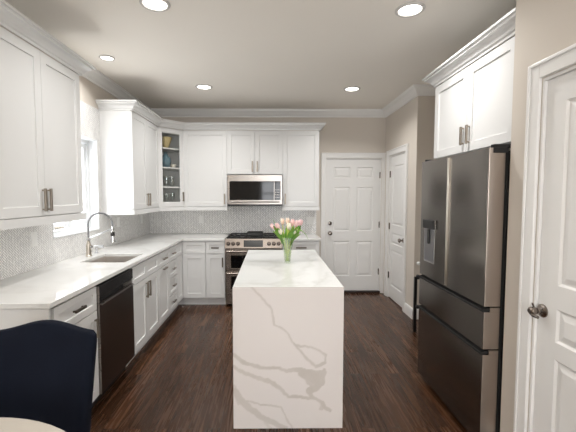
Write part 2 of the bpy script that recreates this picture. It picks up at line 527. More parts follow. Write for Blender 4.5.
# sink window
w1 = thing('window_1', 'bright white framed window on the tiled wall behind the sink', 'window', (LX - .1, 3.39, WZ0), kind='structure')
b = B()
F = Fr((LX - .075, WY0, 0), (0, 1, 0), (1, 0, 0)); WW = WY1 - WY0
panelled(b, F, 0, WW, WZ0, WZ1, -.05, 0, [(.045, WW / 2 - .02, WZ0 + .05, WZ1 - .045), (WW / 2 + .02, WW - .045, WZ0 + .05, WZ1 - .045)], [(0.0, -.05)], holes=True)
link('window_frame', b, M_vinyl, w1, bevel=.004)
for a, c in ((.05, WW / 2 - .025), (WW / 2 + .025, WW - .05)):
    b = B(); panelled(b, F, a, c, WZ0 + .055, WZ1 - .05, -.042, -.012, [(a + .04, c - .04, WZ0 + .10, WZ1 - .09)], [(.006, -.012), (.006, -.03)], holes=True)
    s = link('sash', b, M_vinyl, w1, bevel=.003)
    b = B(); fbox(b, F, a + .03, c - .03, -.03, -.026, WZ0 + .09, WZ1 - .08)
    link('pane', b, M_pane, s)
for u in (.17, .235):
    b = B(); c = F(u, .004, WZ0 + .075)
    lathe(b, c, [(.016, 0), (.016, .012), (.011, .024), (.006, .03)], 12, (1, 0, 0))
    link('sash_latch', b, M_nickel, w1, smooth=True)
b = B(); fbox(b, F, 0, .012, 0, .086, WZ0 + .014, WZ1); fbox(b, F, WW - .012, WW, 0, .086, WZ0 + .014, WZ1); fbox(b, F, .012, WW - .012, 0, .086, WZ1 - .012, WZ1)
link('window_jamb', b, M_vinyl, w1, bevel=.002)
b = B(); fbox(b, F, 0, WW, 0, .088, WZ0, WZ0 + .014); link('window_sill', b, M_vinyl, w1, bevel=.003)

# tiling (mosaic sheet on both walls)
TT = .006
b = B()
F = Fr((LX, 0, 0), (0, 1, 0), (1, 0, 0))
us, zs = [1.88, 2.87, WY0, WY1, 3.87, BY], [.921, WZ0, 1.345, WZ1, 2.407]
for i in range(5):
    for j in range(4):
        a, c, d, e = us[i], us[i + 1], zs[j], zs[j + 1]
        if us[i] == WY0 and WZ0 <= d < WZ1: continue
        if j >= 2 and (a < 2.87 or a >= 3.87): continue
        fbox(b, F, a, c, 0, TT, d, e)
struct('trim_1', b, M_tile_y, 'pale grey herringbone mosaic backsplash on the sink wall', 'backsplash')
b = B(); box(b, LX + TT, .68, BY - TT, BY, .921, 1.345); box(b, -.62, .155, BY - TT, BY, 1.345, 1.40)
struct('trim_2', b, M_tile_x, 'pale grey herringbone mosaic backsplash behind the range', 'backsplash')

# crown moulding at the ceiling
def crown_prof(z1, h, o):
    z0 = z1 - h
    return [(0, z0), (.012 * o / .09, z0), (.016 * o / .09, z0 + h * .16), (.030 * o / .09, z0 + h * .24), (.040 * o / .09, z0 + h * .45),
            (.062 * o / .09, z0 + h * .66), (.078 * o / .09, z0 + h * .76), (.080 * o / .09, z0 + h * .88), (o, z0 + h * .90), (o, z1), (0, z1)]
path = [(LX, REAR), (LX, BY), (SX, BY), (SX, SY), (RX, SY), (RX, PY), (PX, PY), (PX, REAR)]
R = mitre_rings(path, crown_prof(CZ, .105, .09))
for k, wh in enumerate(('along the sink wall', 'along the far wall', 'above the pantry door', 'on the short wall beyond the fridge',
                        'behind the fridge cabinet', 'on the closet wall end', 'above the nearest closet door')):
    b = B(); loft(b, R, k, k + 1)
    struct('trim_%d' % (k + 3), b, M_trim, 'white crown moulding ' + wh, 'crown moulding', smooth=True)

# baseboards
def base(name, path, label):
    R = mitre_rings(path, [(0, 0), (.016, 0), (.016, .10), (.010, .125), (0, .13)])
    b = B(); loft(b, R, 0, len(path) - 1)
    struct(name, b, M_trim, label, 'baseboard')
base('baseboard_pantry', [(SX, DP[0] - .078), (SX, SY), (RX, SY)], 'white baseboard around the wall corner beyond the fridge')
base('baseboard_right', [(PX, PY - .0), (PX, DN[1] + .082)], 'white baseboard strip between the fridge and near door')
base('baseboard_near', [(PX, DN[0] - .082), (PX, REAR)], 'white baseboard beyond the near closet door')
base('baseboard_alcove', [(RX, SY - .017), (RX, PY)], 'white baseboard behind the fridge')
base('baseboard_left', [(LX, REAR), (LX, 1.88)], 'white baseboard under the dining end of the sink wall')

# ------------------------------------------------------------------ panel doors
SIX = [(.010, -.009), (.017, -.009), (.042, -.002)]
def casing(F, w, h, parent, cw=.075):
    b = B()
    for (a, c, d, e) in ((-cw, -.004, 0, h + cw + .008), (w + .004, w + cw, 0, h + cw + .008), (-.004, w + .004, h + .004, h + cw + .008)):
        fbox(b, F, a, c, 0, .017, d, e)
    # back band
    fbox(b, F, -cw, -cw + .018, .017, .025, 0, h + cw + .008); fbox(b, F, w + cw - .018, w + cw, .017, .025, 0, h + cw + .008)
    fbox(b, F, -cw + .018, w + cw - .018, .017, .025, h + cw - .010, h + cw + .008)
    link('door_casing', b, M_trim, parent, bevel=.004)
    b = B()   # jamb lining
    fbox(b, F, 0, .012, -.1, .0, 0, h); fbox(b, F, w - .012, w, -.1, .0, 0, h); fbox(b, F, .012, w - .012, -.1, 0, h - .012, h)
    link('door_jamb', b, M_trim, parent)

def hinge(F, u, z, parent):
    b = B()
    fbox(b, F, u - .016, u + .016, -.018, -.0125, z - .045, z + .045)
    tube(b, [F(u, -.008, z - .048), F(u, -.008, z + .048)], .007, 8)
    link('hinge', b, M_lever, parent)

def round_knob(F, u, z, d, parent, name='door_knob'):
    b = B()
    lathe(b, F(u, d, z), [(.032, 0), (.032, .006), (.026, .012), (.013, .016), (.012, .034), (.020, .040), (.028, .050), (.029, .060), (.022, .070), (0, .074)], 20, F.n)
    link(name, b, M_lever, parent, smooth=True)

def panel_door(name, F, w, h, panels, label, z0=.012):
    root = thing(name, label, 'door', F(w / 2, -.03, 0), kind='structure')
    casing(F, w, h, root)
    b = B(); panelled(b, F, .014, w - .014, z0, h - .014, -.052, -.014, panels, SIX)
    link('door_leaf', b, M_door, root)
    return root

def six(w):
    s, m = .12, .10
    a = (s, (w - m) / 2); c = ((w + m) / 2, w - s)
    rows = [(.26, .80), (.95, 1.62), (1.755, 1.92)]
    return [(*k, *r) for r in rows for k in (a, c)]
FB = Fr((DB[0], BY, 0), (1, 0, 0), (0, -1, 0)); wB = DB[1] - DB[0]
d1 = panel_door('door_1', FB, wB, DB[3], [(a, c, d, e) for (a, c, d, e) in six(wB)], 'white six panel door in the far wall right of the range', .036)
round_knob(FB, .065, .922, -.014, d1)
b = B(); lathe(b, FB(.065, -.014, 1.071), [(.030, 0), (.030, .012), (.022, .022), (.010, .024), (0, .024)], 20, FB.n)
link('deadbolt', b, M_lever, d1, smooth=True)
for z in (.33, 1.05, 1.80): hinge(FB, wB - .012, z, d1)
b = B(); fbox(b, FB, .001, wB - .001, -.1, .028, 0, .034); link('threshold', b, M_wood_dark, d1)

FP = Fr((SX, DP[1], 0), (0, -1, 0), (-1, 0, 0)); wP = DP[1] - DP[0]
d2 = panel_door('door_2', FP, wP, DP[3], [(.11, wP - .11, .20, .72), (.11, wP - .11, .805, .965), (.11, wP - .11, 1.075, 1.91)],
                'narrow white panelled pantry door on the side wall beyond the fridge')
round_knob(FP, wP - .07, .905, -.014, d2)
for z in (.33, 1.05, 1.80): hinge(FP, .012, z, d2)

FN = Fr((PX, DN[1], 0), (0, -1, 0), (-1, 0, 0)); wN = DN[1] - DN[0]
d3 = panel_door('door_3', FN, wN, DN[3], [(a, c, d, e) for (d, e) in ((.20, .735), (.815, .97), (1.08, 1.92)) for (a, c) in ((.125, wN / 2 - .05), (wN / 2 + .05, wN - .125))], 'large white panelled closet door nearest the camera beside the fridge')
# lever-knob with rosette
b = B()
c = FN(.044, -.014, .937)
lathe(b, c, [(.032, 0), (.032, .005), (.027, .010), (.013, .014), (.012, .030), (.016, .034), (.019, .042), (.0205, .052), (.018, .062), (.011, .068), (0, .069)], 24, FN.n)
tube(b, [FN(.044, .030, .95), FN(.042, .038, .975)], .0045, 8)
tube(b, [FN(.044, .044, .925), FN(.067, .050, .921), FN(.092, .046, .921)], .0075, 10)
link('door_knob', b, M_lever, d3, smooth=True)


# ------------------------------------------------------------------ cabinets
SHK = [(.0012, -.010)]
DT = .020      # door thickness
def pull(F, u, z, length, vertical, parent, d=DT, m=None):
    b = B(); h = length / 2; s = .0055
    def bar(a0, a1, c0, c1, d0, d1):
        if vertical: fbox(b, F, u + c0, u + c1, d0, d1, z + a0, z + a1)
        else: fbox(b, F, u + a0, u + a1, d0, d1, z + c0, z + c1)
    bar(-h, h, -.008, .008, d + .014, d + .028)
    for e in (-h + .012, h - .012): bar(e - s, e + s, -s, s, d - .001, d + .0145)
    return link('handle', b, m or M_pull, parent, bevel=.0015)

def shaker(F, u0, u1, z0, z1, parent, name='door', rail=.06, gap=.0015):
    b = B(); a, c, d, e = u0 + gap, u1 - gap, z0 + gap, z1 - gap
    r = min(rail, (e - d) * .3)
    panelled(b, F, a, c, d, e, .0005, DT, [(a + rail, c - rail, d + r, e - r)], SHK)
    return link(name, b, M_cab, parent, bevel=.0012, seg=1)

def carcass(F, u0, u1, dep, z0, z1, parent, toe=0, top=True, m=None):
    b = B(); t = .018
    fbox(b, F, u0, u0 + t, -dep, 0, z0, z1); fbox(b, F, u1 - t, u1, -dep, 0, z0, z1)
    fbox(b, F, u0 + t, u1 - t, -dep, 0, z0, z0 + t); fbox(b, F, u0 + t, u1 - t, -dep, -dep + t, z0 + t, z1)
    if top: fbox(b, F, u0 + t, u1 - t, -dep + t, 0, z1 - t, z1)
    else: fbox(b, F, u0 + t, u1 - t, -t, 0, z1 - .03, z1)
    o = link('cabinet_body', b, m or M_cab, parent)
    if toe:
        b = B(); fbox(b, F, u0, u1, -dep, -toe, 0, z0); link('toe_kick', b, M_cab, parent)
    return o

UB, UT, RB = 1.337, 2.402, 1.283      # upper cabinet bottom, top, light rail bottom
G = .003
NR, NC = .020, .030     # the near pair hangs a touch higher
CROWN = [(0, UT + .0005), (.008, UT + .0005), (.010, UT + .016), (.022, UT + .022), (.030, UT + .038), (.052, UT + .056), (.066, UT + .062), (.068, UT + .076), (.082, UT + .078), (.082, UT + .092), (0, UT + .092)]
RAIL = [(-.02, UB - .0005), (.006, UB - .0005), (.006, RB), (-.02, RB)]

def uppers(label, F, u0, u1, doors, handles, name='upper_cabinet', z0=UB, dep=.33, group=None, z1=UT):
    """doors = [(u0,u1)], handles = [u]"""
    c = F((u0 + u1) / 2, -dep / 2, z0)
    t = thing(name, label, 'cabinet', c, group)
    carcass(F, u0, u1, dep - G, z0, z1, t)
    for (a, e), h in zip(doors, handles):
        d = shaker(F, a, e, z0 + .004, z1 - .004, t)
        pull(F, h, z0 + .108, .15, True, d)
    return t
def profile_part(name, t, R, i, j, m=None):
    b = B(); loft(b, R, i, j); return link(name, b, m or M_cab, t, smooth=True)

FL = Fr((-1.515, 0, 0), (0, 1, 0), (1, 0, 0))
t = uppers('wide white two door wall cabinet at the near end left of the window', FL, 1.93, 2.832, [(1.93, 2.362), (2.362, 2.832)], [2.333, 2.391], z0=UB + NR, z1=UT + NC)
p = [(LX + G, 1.93), (-1.495, 1.93), (-1.495, 2.850), (LX + G, 2.850)]
profile_part('crown', t, mitre_rings(p, [(a, z + NC) for a, z in CROWN]), 0, 3); profile_part('light_rail', t, mitre_rings(p, [(a, z + NR) for a, z in RAIL]), 0, 3)

# run from the window round the corner
p = [(LX + G, 3.87), (-1.495, 3.87), (-1.495, 4.743), (-1.222, 5.01), (-.624, 5.01), (.158, 5.01), (.670, 5.01), (.670, BY - G)]
RC, RL = mitre_rings(p, CROWN), mitre_rings(p, RAIL)
t = uppers('white two door wall cabinet between the window and the glass corner cabinet', FL, 3.87, 4.748, [(3.87, 4.31), (4.31, 4.748)], [4.275, 4.345])
profile_part('crown', t, RC, 0, 2); profile_part('light_rail', t, RL, 0, 2)
FBk = Fr((0, 5.03, 0), (1, 0, 0), (0, -1, 0))
t = uppers('white single door wall cabinet between glass corner cabinet and microwave', FBk, -1.23, -.624, [(-1.23, -.624)], [-.66])
profile_part('crown', t, RC, 3, 4); profile_part('light_rail', t, RL, 3, 4)
t = uppers('short white two door cabinet directly over the microwave', FBk, -.624, .158, [(-.624, -.233), (-.233, .158)], [-.267, -.199], z0=1.79)
profile_part('crown', t, RC, 4, 5)
t = uppers('white single door wall cabinet right of the microwave', FBk, .158, .670, [(.158, .670)], [.195])
profile_part('crown', t, RC, 5, 7); profile_part('light_rail', t, RL, 5, 7)

# diagonal glass cabinet
A, Bp = Vector((-1.515, 4.753, 0)), Vector((-1.235, 5.03, 0))
ud = (Bp - A).normalized(); wD = (Bp - A).length
FD = Fr(A, ud, (ud.y, -ud.x, 0))
tg = thing('corner_cabinet', 'diagonal white corner cabinet with a glass door showing dishes', 'cabinet', (-1.6, 5.13, UB))
def penta(bm, z0, z1, ins=0.0):
    pts = [(LX + G + ins, 4.753), (-1.515, 4.753), (-1.235, 5.03), (-1.235, BY - G - ins), (LX + G + ins, BY - G - ins)]
    lo = [bm.verts.new((*q, z0)) for q in pts]; hi = [bm.verts.new((*q, z1)) for q in pts]
    bm.faces.new(lo[::-1]); bm.faces.new(hi)
    for k in range(5): bm.faces.new((lo[k], lo[(k + 1) % 5], hi[(k + 1) % 5], hi[k]))
b = B(); penta(b, UB, UB + .02); penta(b, UT - .02, UT)
box(b, LX + G, -1.515, 4.752, 4.764, UB + .02, UT - .02); box(b, -1.248, -1.234, 5.03, BY - G, UB + .02, UT - .02)
box(b, LX + G, LX + .02, 4.764, BY - G, UB + .02, UT - .02); box(b, LX + .02, -1.248, BY - .02, BY - G, UB + .02, UT - .02)
link('cabinet_body', b, M_inside, tg)
SHZ = [1.617, 1.880, 2.143]
def shelf_poly(bm, z):
    pts = [(LX + .021, 4.765), (-1.52, 4.765), (-1.249, 5.034), (-1.249, BY - .021), (LX + .021, BY - .021)]
    lo = [bm.verts.new((*q, z - .018)) for q in pts]; hi = [bm.verts.new((*q, z)) for q in pts]
    bm.faces.new(lo[::-1]); bm.faces.new(hi)
    for k in range(5): bm.faces.new((lo[k], lo[(k + 1) % 5], hi[(k + 1) % 5], hi[k]))
for z in SHZ:
    b = B(); shelf_poly(b, z); link('shelf', b, M_cab, tg)
b = B(); a0, a1, c0, c1 = .002, wD - .002, UB + .0055, UT - .0055
panelled(b, FD, a0, a1, c0, c1, .001, DT, [(a0 + .062, a1 - .062, c0 + .06, c1 - .06)], [(.004, -.006), (.004, -.019)], holes=True)
gd = link('door', b, M_cab, tg, bevel=.0012, seg=1)
b = B(); fbox(b, FD, .055, wD - .055, .006, .010, UB + .058, UT - .058); link('glass_pane', b, M_cabglass, gd)
pull(FD, wD - .03, UB + .14, .13, True, gd)
profile_part('crown', tg, RC, 2, 3); profile_part('light_rail', tg, RL, 2, 3)

# fridge wall cabinet
FR = Fr((1.40, 3.03, 0), (0, -1, 0), (-1, 0, 0))
c = Vector((1.72, 2.48, 1.80))
t = thing('fridge_cabinet', 'deep white two door cabinet above the refrigerator', 'cabinet', c)
carcass(FR, 0, 1.092, .645, 1.80, UT, t)
for (a, e, h) in ((0, .50, .463), (.50, 1.0, .537)):
    d = shaker(FR, a, e, 1.804, UT - .004, t); pull(FR, h, 1.92, .13, True, d)
b = B(); fbox(b, FR, 1.002, 1.092, .0005, DT - .002, 1.80, UT); link('filler_strip', b, M_cab, t)
p = [(RX - G, 3.03), (1.38, 3.03), (1.38, PY + .002)]
profile_part('crown', t, mitre_rings(p, CROWN), 0, 2)

# base cabinets: left run (front plane x=-1.22)
BZ0, BZ1, DZ = .105, .889, .715
FBL = Fr((-1.212, 0, 0), (0, 1, 0), (1, 0, 0))
DEP = .62
def basecab(F, u0, u1, label, top=True):
    t = thing('base_cabinet', label, 'cabinet', F((u0 + u1) / 2, -.31, 0))
    carcass(F, u0, u1, DEP, BZ0, BZ1, t, toe=.06, top=top)
    return t
def drawer(F, u0, u1, z0, z1, t, handle=True, length=.12, m=None):
    d = shaker(F, u0, u1, z0, z1, t, 'drawer', .045)
    if handle: pull(F, (u0 + u1) / 2, (z0 + z1) / 2, length, False, d, m=m)
    return d
# end unit, dishwasher, sink base, pull-out, drawers, corner
t = basecab(FBL, 1.895, 2.396, 'white end base cabinet behind the navy chair beside the dishwasher')
drawer(FBL, 1.92, 2.393, DZ, .877, t, m=M_bronze)
d = shaker(FBL, 1.92, 2.393, BZ0 + .01, DZ - .003, t); pull(FBL, 2.358, .60, .13, True, d)
b = B(); box(b, -1.834, -1.194, 1.877, 1.8945, .002, BZ1); link('end_panel', b, M_cab, t)

t = basecab(FBL, 3.008, 3.725, 'white two door sink base cabinet next to the dishwasher', top=False)
for (a, e) in ((3.010, 3.367), (3.367, 3.723)): drawer(FBL, a, e, DZ, .877, t, False)
for (a, e, h) in ((3.010, 3.367, 3.333), (3.367, 3.723, 3.402)):
    d = shaker(FBL, a, e, BZ0 + .01, DZ - .003, t); pull(FBL, h, .60, .15, True, d)
t = basecab(FBL, 3.727, 4.108, 'narrow white pull-out base cabinet with a drawer right of the sink base')
drawer(FBL, 3.729, 4.106, DZ, .877, t)
d = shaker(FBL, 3.729, 4.106, BZ0 + .01, DZ - .003, t); pull(FBL, 3.918, DZ - .03, .12, False, d)
t = basecab(FBL, 4.110, 4.446, 'narrow white base unit with four drawers near the inner corner')
zz = [BZ0 + .01, .305, .51, DZ, .880]
for z0, z1 in zip(zz, zz[1:]): drawer(FBL, 4.112, 4.444, z0, z1 - .003, t, length=.10)

# corner unit, with a leaf on each run
FBB = Fr((0, 4.743, 0), (1, 0, 0), (0, -1, 0))
t = thing('corner_base_cabinet', 'white corner base cabinet with a folding door where both runs meet', 'cabinet', (-1.5, 5.05, 0))
b = B(); t_ = .018
xs, ys = [LX + .01, -1.212, -.882], [4.448, 4.743, BY - .01]
slab(b, xs, ys, lambda x, y: x < -1.212 or y > 4.743, BZ0, BZ1)
link('cabinet_body', b, M_cab, t)
b = B(); slab(b, [LX + .01, -1.27, -.882], [4.448, 4.803, BY - .01], lambda x, y: x < -1.27 or y > 4.803, 0, BZ0); link('toe_kick', b, M_cab, t)
shaker(FBL, 4.450, 4.719, BZ0 + .01, DZ - .003, t); shaker(FBL, 4.450, 4.719, DZ, .877, t, 'drawer', .045)
shaker(FBB, -1.188, -.884, BZ0 + .01, DZ - .003, t); shaker(FBB, -1.188, -.884, DZ, .877, t, 'drawer', .045)

t = basecab(FBB, -.880, -.626, 'narrow white base cabinet touching the range on its window side')
drawer(FBB, -.878, -.628, DZ, .877, t, length=.10, m=M_bronze)
d = shaker(FBB, -.878, -.628, BZ0 + .01, DZ - .003, t); pull(FBB, -.655, .60, .13, True, d, m=M_bronze)
t = basecab(FBB, .152, .645, 'white base cabinet between the range and the far door')
drawer(FBB, .154, .643, DZ, .877, t, length=.14, m=M_bronze)
d = shaker(FBB, .154, .643, BZ0 + .01, DZ - .003, t); pull(FBB, .19, .60, .13, True, d, m=M_bronze)

# worktops
CT0, CT1 = .890, .920
SKX0, SKX1, SKY0, SKY1 = -1.655, -1.262, 3.035, 3.50
b = B()
slab(b, [LX + .001, SKX0, SKX1, -1.180, -.624], [1.868, SKY0, SKY1, 4.703, BY - .001],
     lambda x, y: (x < -1.180 or y > 4.703) and not (SKX0 < x < SKX1 and SKY0 < y < SKY1), CT0, CT1)
solo('worktop', b, M_quartz, 'white quartz worktop wrapping the corner under the window', 'worktop', bevel=.003)
b = B(); box(b, .150, .662, 4.703, BY - .001, CT0, CT1)
solo('worktop', b, M_quartz, 'short white quartz worktop between range and far door', 'worktop', bevel=.003)

# sink
b = B()
x0, x1, y0, y1, zb, zt = SKX0 - .004, SKX1 + .004, SKY0 - .004, SKY1 + .004, .70, CT0 - .0005
for (q, z) in ((0, zt),):
    pass
ring = lambda o, z: [(x0 - o, y0 - o, z), (x1 + o, y0 - o, z), (x1 + o, y1 + o, z), (x0 - o, y1 + o, z)]
def ringfaces(bm, A, C):
    for k in range(4): quad(bm, A[k], A[(k + 1) % 4], C[(k + 1) % 4], C[k])
ringfaces(b, ring(.018, zt), ring(0, zt)); ringfaces(b, ring(0, zt), ring(-.006, zb)); b.faces.new([b.verts.new(v) for v in ring(-.006, zb)])
ringfaces(b, ring(.018, zt), ring(.018, zt - .004)); ringfaces(b, ring(.018, zt - .004), ring(.004, zt - .004))
ringfaces(b, ring(.004, zt - .004), ring(.004, zb - .004)); b.faces.new([b.verts.new(v) for v in ring(.004, zb - .004)])
bmesh.ops.remove_doubles(b, verts=b.verts, dist=1e-5)
tk = thing('sink', 'undermount stainless steel sink basin below the window', 'sink', (-1.46, 3.27, zb - .004))
link('basin', b, M_sinksteel, tk)
b = B(); lathe(b, (-1.47, 3.27, zb + .0002), [(.045, 0), (.045, .003), (.036, .003), (.030, .001), (0, .001)], 20)
link('drain', b, M_chrome, tk, smooth=True)

# faucet with spring hose
fx, fy = -1.735, 3.36
tf = thing('faucet', 'tall chrome spring-neck faucet with hanging spray head behind the sink', 'faucet', (fx, fy, CT1))
b = B(); lathe(b, (fx, fy, CT1), [(.029, 0), (.029, .006), (.024, .010), (.023, .108), (.019, .113), (.012, .15)], 20)
link('body', b, M_nickel, tf, smooth=True)
arc = [(fx, fy, CT1 + .15), (fx, fy, 1.222)]
for k in range(1, 13):
    a = math.pi * k / 12
    arc.append((fx + .115 - .115 * math.cos(a), fy, 1.222 + .107 * math.sin(a)))
arc.append((fx + .231, fy, 1.20))
b = B(); tube(b, arc, .0065, 10); neck = link('neck', b, M_neck, tf, smooth=True)
b = B(); hel = []; full = [Vector(q) for q in arc]
seglen = [(full[i + 1] - full[i]).length for i in range(len(full) - 1)]; tot = sum(seglen)
def along(s):
    i = 0
    while i < len(seglen) - 1 and s > seglen[i]: s -= seglen[i]; i += 1
    t = (full[i + 1] - full[i]).normalized(); return full[i] + t * s, t
for k in range(46 * 8 + 1):
    s = tot * k / (46 * 8); q, t = along(s); nv = Vector((0, 1, 0)); bv = t.cross(nv)
    a = 2 * math.pi * k / 8; hel.append(q + nv * math.cos(a) * .0088 + bv * math.sin(a) * .0088)
tube(b, hel, .0021, 5); link('spring', b, M_neck, neck, smooth=True)
b = B(); hx = fx + .231
lathe(b, (hx, fy, 1.20), [(.0125, 0), (.013, -.04), (.016, -.05), (.017, -.11), (.022, -.13), (.023, -.148), (.018, -.15), (0, -.15)], 18)
sh = link('spray_head', b, M_chrome, tf, smooth=True)
b = B(); lathe(b, (hx, fy, 1.112), [(.0178, 0), (.0185, .004), (.0180, .030), (.0165, .038)], 18, cap0=False, cap1=False); link('grip_ring', b, M_black, sh, smooth=True)
b = B(); tube(b, [(fx, fy, 1.085), (fx + .10, fy, 1.125), (hx - .018, fy, 1.175)], .007, 8)
lathe(b, (hx, fy, 1.170), [(.021, 0), (.021, .012)], 16); lathe(b, (fx, fy, 1.073), [(.018, 0), (.018, .024)], 16)
link('docking_arm', b, M_chrome, tf, smooth=True)
b = B(); tube(b, [(fx + .02, fy - .005, 1.01), (fx + .045, fy - .012, 1.012)], .012, 10); tube(b, [(fx + .045, fy - .012, 1.012), (fx + .15, fy - .02, 1.022)], .005, 8)
link('side_lever', b, M_chrome, tf, smooth=True)
b = B(); sx, sy = -1.745, 3.53
lathe(b, (sx, sy, CT1 + .0005), [(.02, 0), (.02, .005), (.012, .008), (.011, .045), (.015, .048), (.015, .062), (.006, .064), (0, .064)], 16)
tube(b, [(sx, sy, CT1 + .056), (sx + .07, sy, CT1 + .058), (sx + .085, sy, CT1 + .05)], .006, 8)
solo('soap_dispenser', b, M_chrome, 'short chrome soap dispenser on the worktop beside the tall faucet', 'soap dispenser', smooth=True)

# dishwasher
td = thing('dishwasher', 'black stainless dishwasher between the end cabinet and sink base', 'dishwasher', (-1.48, 2.70, 0))
F = Fr((-1.212, 2.399, 0), (0, 1, 0), (1, 0, 0)); wd = .606
b = B(); fbox(b, F, .002, wd - .002, -.58, 0, .10, .882); link('tub_body', b, M_black, td)
b = B(); fbox(b, F, .006, wd - .006, -.5, -.05, .0, .10); link('toe_kick', b, M_black, td)
b = B(); fbox(b, F, .004, wd - .004, .001, .032, .115, .748); dpn = link('door_panel', b, M_dw, td, bevel=.003)
b = B(); fbox(b, F, .0005, .0038, .001, .034, .115, .872); link('edge_trim', b, M_steel, td)
b = B(); fbox(b, F, .004, wd - .004, .001, .030, .790, .872); link('control_strip', b, M_dwtop, td, bevel=.003)
b = B(); fbox(b, F, .004, wd - .004, .001, .012, .750, .788); link('grip_recess', b, M_rubber, td)
b = B(); fbox(b, F, .02, wd - .02, .0325, .046, .738, .7485); fbox(b, F, wd - .17, wd - .03, .0122, .030, .756, .784); link('handle', b, M_steel, dpn, bevel=.002)

# range
tr = thing('range', 'stainless slide-in gas range with double oven under the microwave', 'range', (-.2365, 5.0, 0))
r0, r1 = -.6185, .1455; rc = (r0 + r1) / 2
F = Fr((r0, 4.728, 0), (1, 0, 0), (0, -1, 0)); wr_ = r1 - r0
b = B(); fbox(b, F, .001, wr_ - .001, -.61, 0, .03, .905); link('oven_body', b, M_black, tr)
for u in (.05, wr_ - .05):
    for d in (-.05, -.56):
        b = B(); lathe(b, F(u, d, 0), [(.018, 0), (.018, .03)], 12); link('foot', b, M_black, tr)
b = B()
hexa(b, [F(0, 0, .793), F(0, .058, .793), F(wr_, .058, .793), F(wr_, 0, .793), F(0, 0, .920), F(0, .030, .920), F(wr_, .030, .920), F(wr_, 0, .920)])
cpn = link('control_panel', b, M_range, tr, bevel=.003)
nrm = Vector((0, -.13, .028)).normalized()
for u in (.045, .11, .175, .43, .495, .56, ):
    uu = u if u < .3 else u + .155
    b = B(); cc = F(uu, .045, .855)
    lathe(b, cc, [(.027, -.004), (.027, .004), (.021, .006), (.020, .030), (.016, .034), (0, .034)], 20, nrm)
    fbox(b, F, uu - .003, uu + .003, .07, .084, .849, .871)
    link('knob', b, M_knob, cpn, smooth=True)
b = B()
hexa(b, [F(.25, .030, .812), F(.25, .0551, .812), F(.505, .0551, .812), F(.505, .030, .812), F(.25, .02, .900), F(.25, .0358, .900), F(.505, .0358, .900), F(.505, .02, .900)])
link('display', b, M_blackglass, cpn)
def oven_door(z0, z1, nm, win):
    b = B(); panelled(b, F, .003, wr_ - .003, z0, z1, .001, .045, [(.075, wr_ - .075, z0 + win[0], z1 - win[1])], [(.004, -.003)])
    d = link(nm, b, M_range, tr, bevel=.002)
    b = B(); fbox(b, F, .08, wr_ - .08, .0425, .0445, z0 + win[0] + .005, z1 - win[1] - .005); link('oven_window', b, M_blackglass, d)
    b = B(); hz = z1 - .028
    tube(b, [F(.03, .092, hz), F(wr_ - .03, .092, hz)], .0125, 12)
    for u in (.06, wr_ - .06): tube(b, [F(u, .044, hz), F(u, .092, hz)], .009, 8)
    link('handle', b, M_range, d, smooth=True)
oven_door(.500, .786, 'upper_oven_door', (.022, .085))
oven_door(.205, .493, 'lower_oven_door', (.03, .075))
b = B(); fbox(b, F, .003, wr_ - .003, .001, .042, .040, .195); link('warming_drawer', b, M_range, tr, bevel=.003)
b = B(); box(b, r0, r1, 4.698, BY - .02, .9055, .911); link('cooktop', b, M_black, tr, bevel=.004)
for k, (gx0, gx1) in enumerate(((r0 + .02, r0 + .262), (r0 + .266, r1 - .266), (r1 - .262, r1 - .02))):
    b = B(); y0, y1 = 4.743, BY - .06; gz0, gz1 = .920, .934
    for x in (gx0, gx1 - .014): box(b, x, x + .014, y0, y1, gz0, gz1)
    for y in (y0, (y0 + y1) / 2 - .007, y1 - .014): box(b, gx0 + .014, gx1 - .014, y, y + .014, gz0, gz1)
    for fx_ in (.33, .66):
        xx = gx0 + (gx1 - gx0) * fx_; box(b, xx - .006, xx + .006, y0 + .014, y1 - .014, gz0 + .002, gz1 + .004)
    for x in (gx0 + .003, gx1 - .017):
        for y in (y0 + .003, y1 - .017): box(b, x, x + .011, y, y + .011, .911, gz0)
    link('grate', b, M_iron, tr)
for (bx, by) in ((r0 + .14, 4.86), (r0 + .14, 5.17), (rc, 5.01), (r1 - .14, 4.86), (r1 - .14, 5.17)):
    b = B(); lathe(b, (bx, by, .9112), [(.05, 0), (.048, .003), (.034, .004), (.034, .007), (0, .008)], 18); link('burner', b, M_range, tr, smooth=True)
b = B(); box(b, rc - .115, rc + .115, 4.76, 5.28, .9395, .947)
for (x0_, x1_, y0_, y1_) in ((rc - .115, rc + .115, 4.76, 4.772), (rc - .115, rc + .115, 5.268, 5.28), (rc - .115, rc - .103, 4.772, 5.268), (rc + .103, rc + .115, 4.772, 5.268)):
    box(b, x0_, x1_, y0_, y1_, .947, .962)
solo('griddle', b, M_iron, 'flat black cast iron griddle lying on the middle burner grate', 'griddle')

# microwave
tm = thing('microwave', 'stainless over-the-range microwave with black glass door', 'microwave', (-.2325, 5.15, 1.344))
F = Fr((-.6145, 4.985, 0), (1, 0, 0), (0, -1, 0)); wm = .764; mz0, mz1 = 1.344, 1.778
b = B(); fbox(b, F, 0, wm, -.365, 0, mz0, mz1); link('case', b, M_black, tm)
b = B(); panelled(b, F, .001, wm - .001, mz0 + .028, mz1, .001, .03, [(.03, wm - .022, mz0 + .085, mz1 - .085)], [(.003, -.002)])
dd = link('door', b, M_steel, tm, bevel=.002)
b = B(); fbox(b, F, .033, wm - .025, .0285, .031, mz0 + .088, mz1 - .088); gl = link('door_glass', b, M_blackglass, dd)
b = B(); fbox(b, F, wm - .115, wm - .108, .031, .0318, mz0 + .09, mz1 - .09)
for r_ in range(4):
    for c_ in range(3): fbox(b, F, wm - .095 + c_ * .022, wm - .085 + c_ * .022, .031, .0316, mz0 + .12 + r_ * .035, mz0 + .127 + r_ * .035)
link('keypad', b, M_steel, dd)
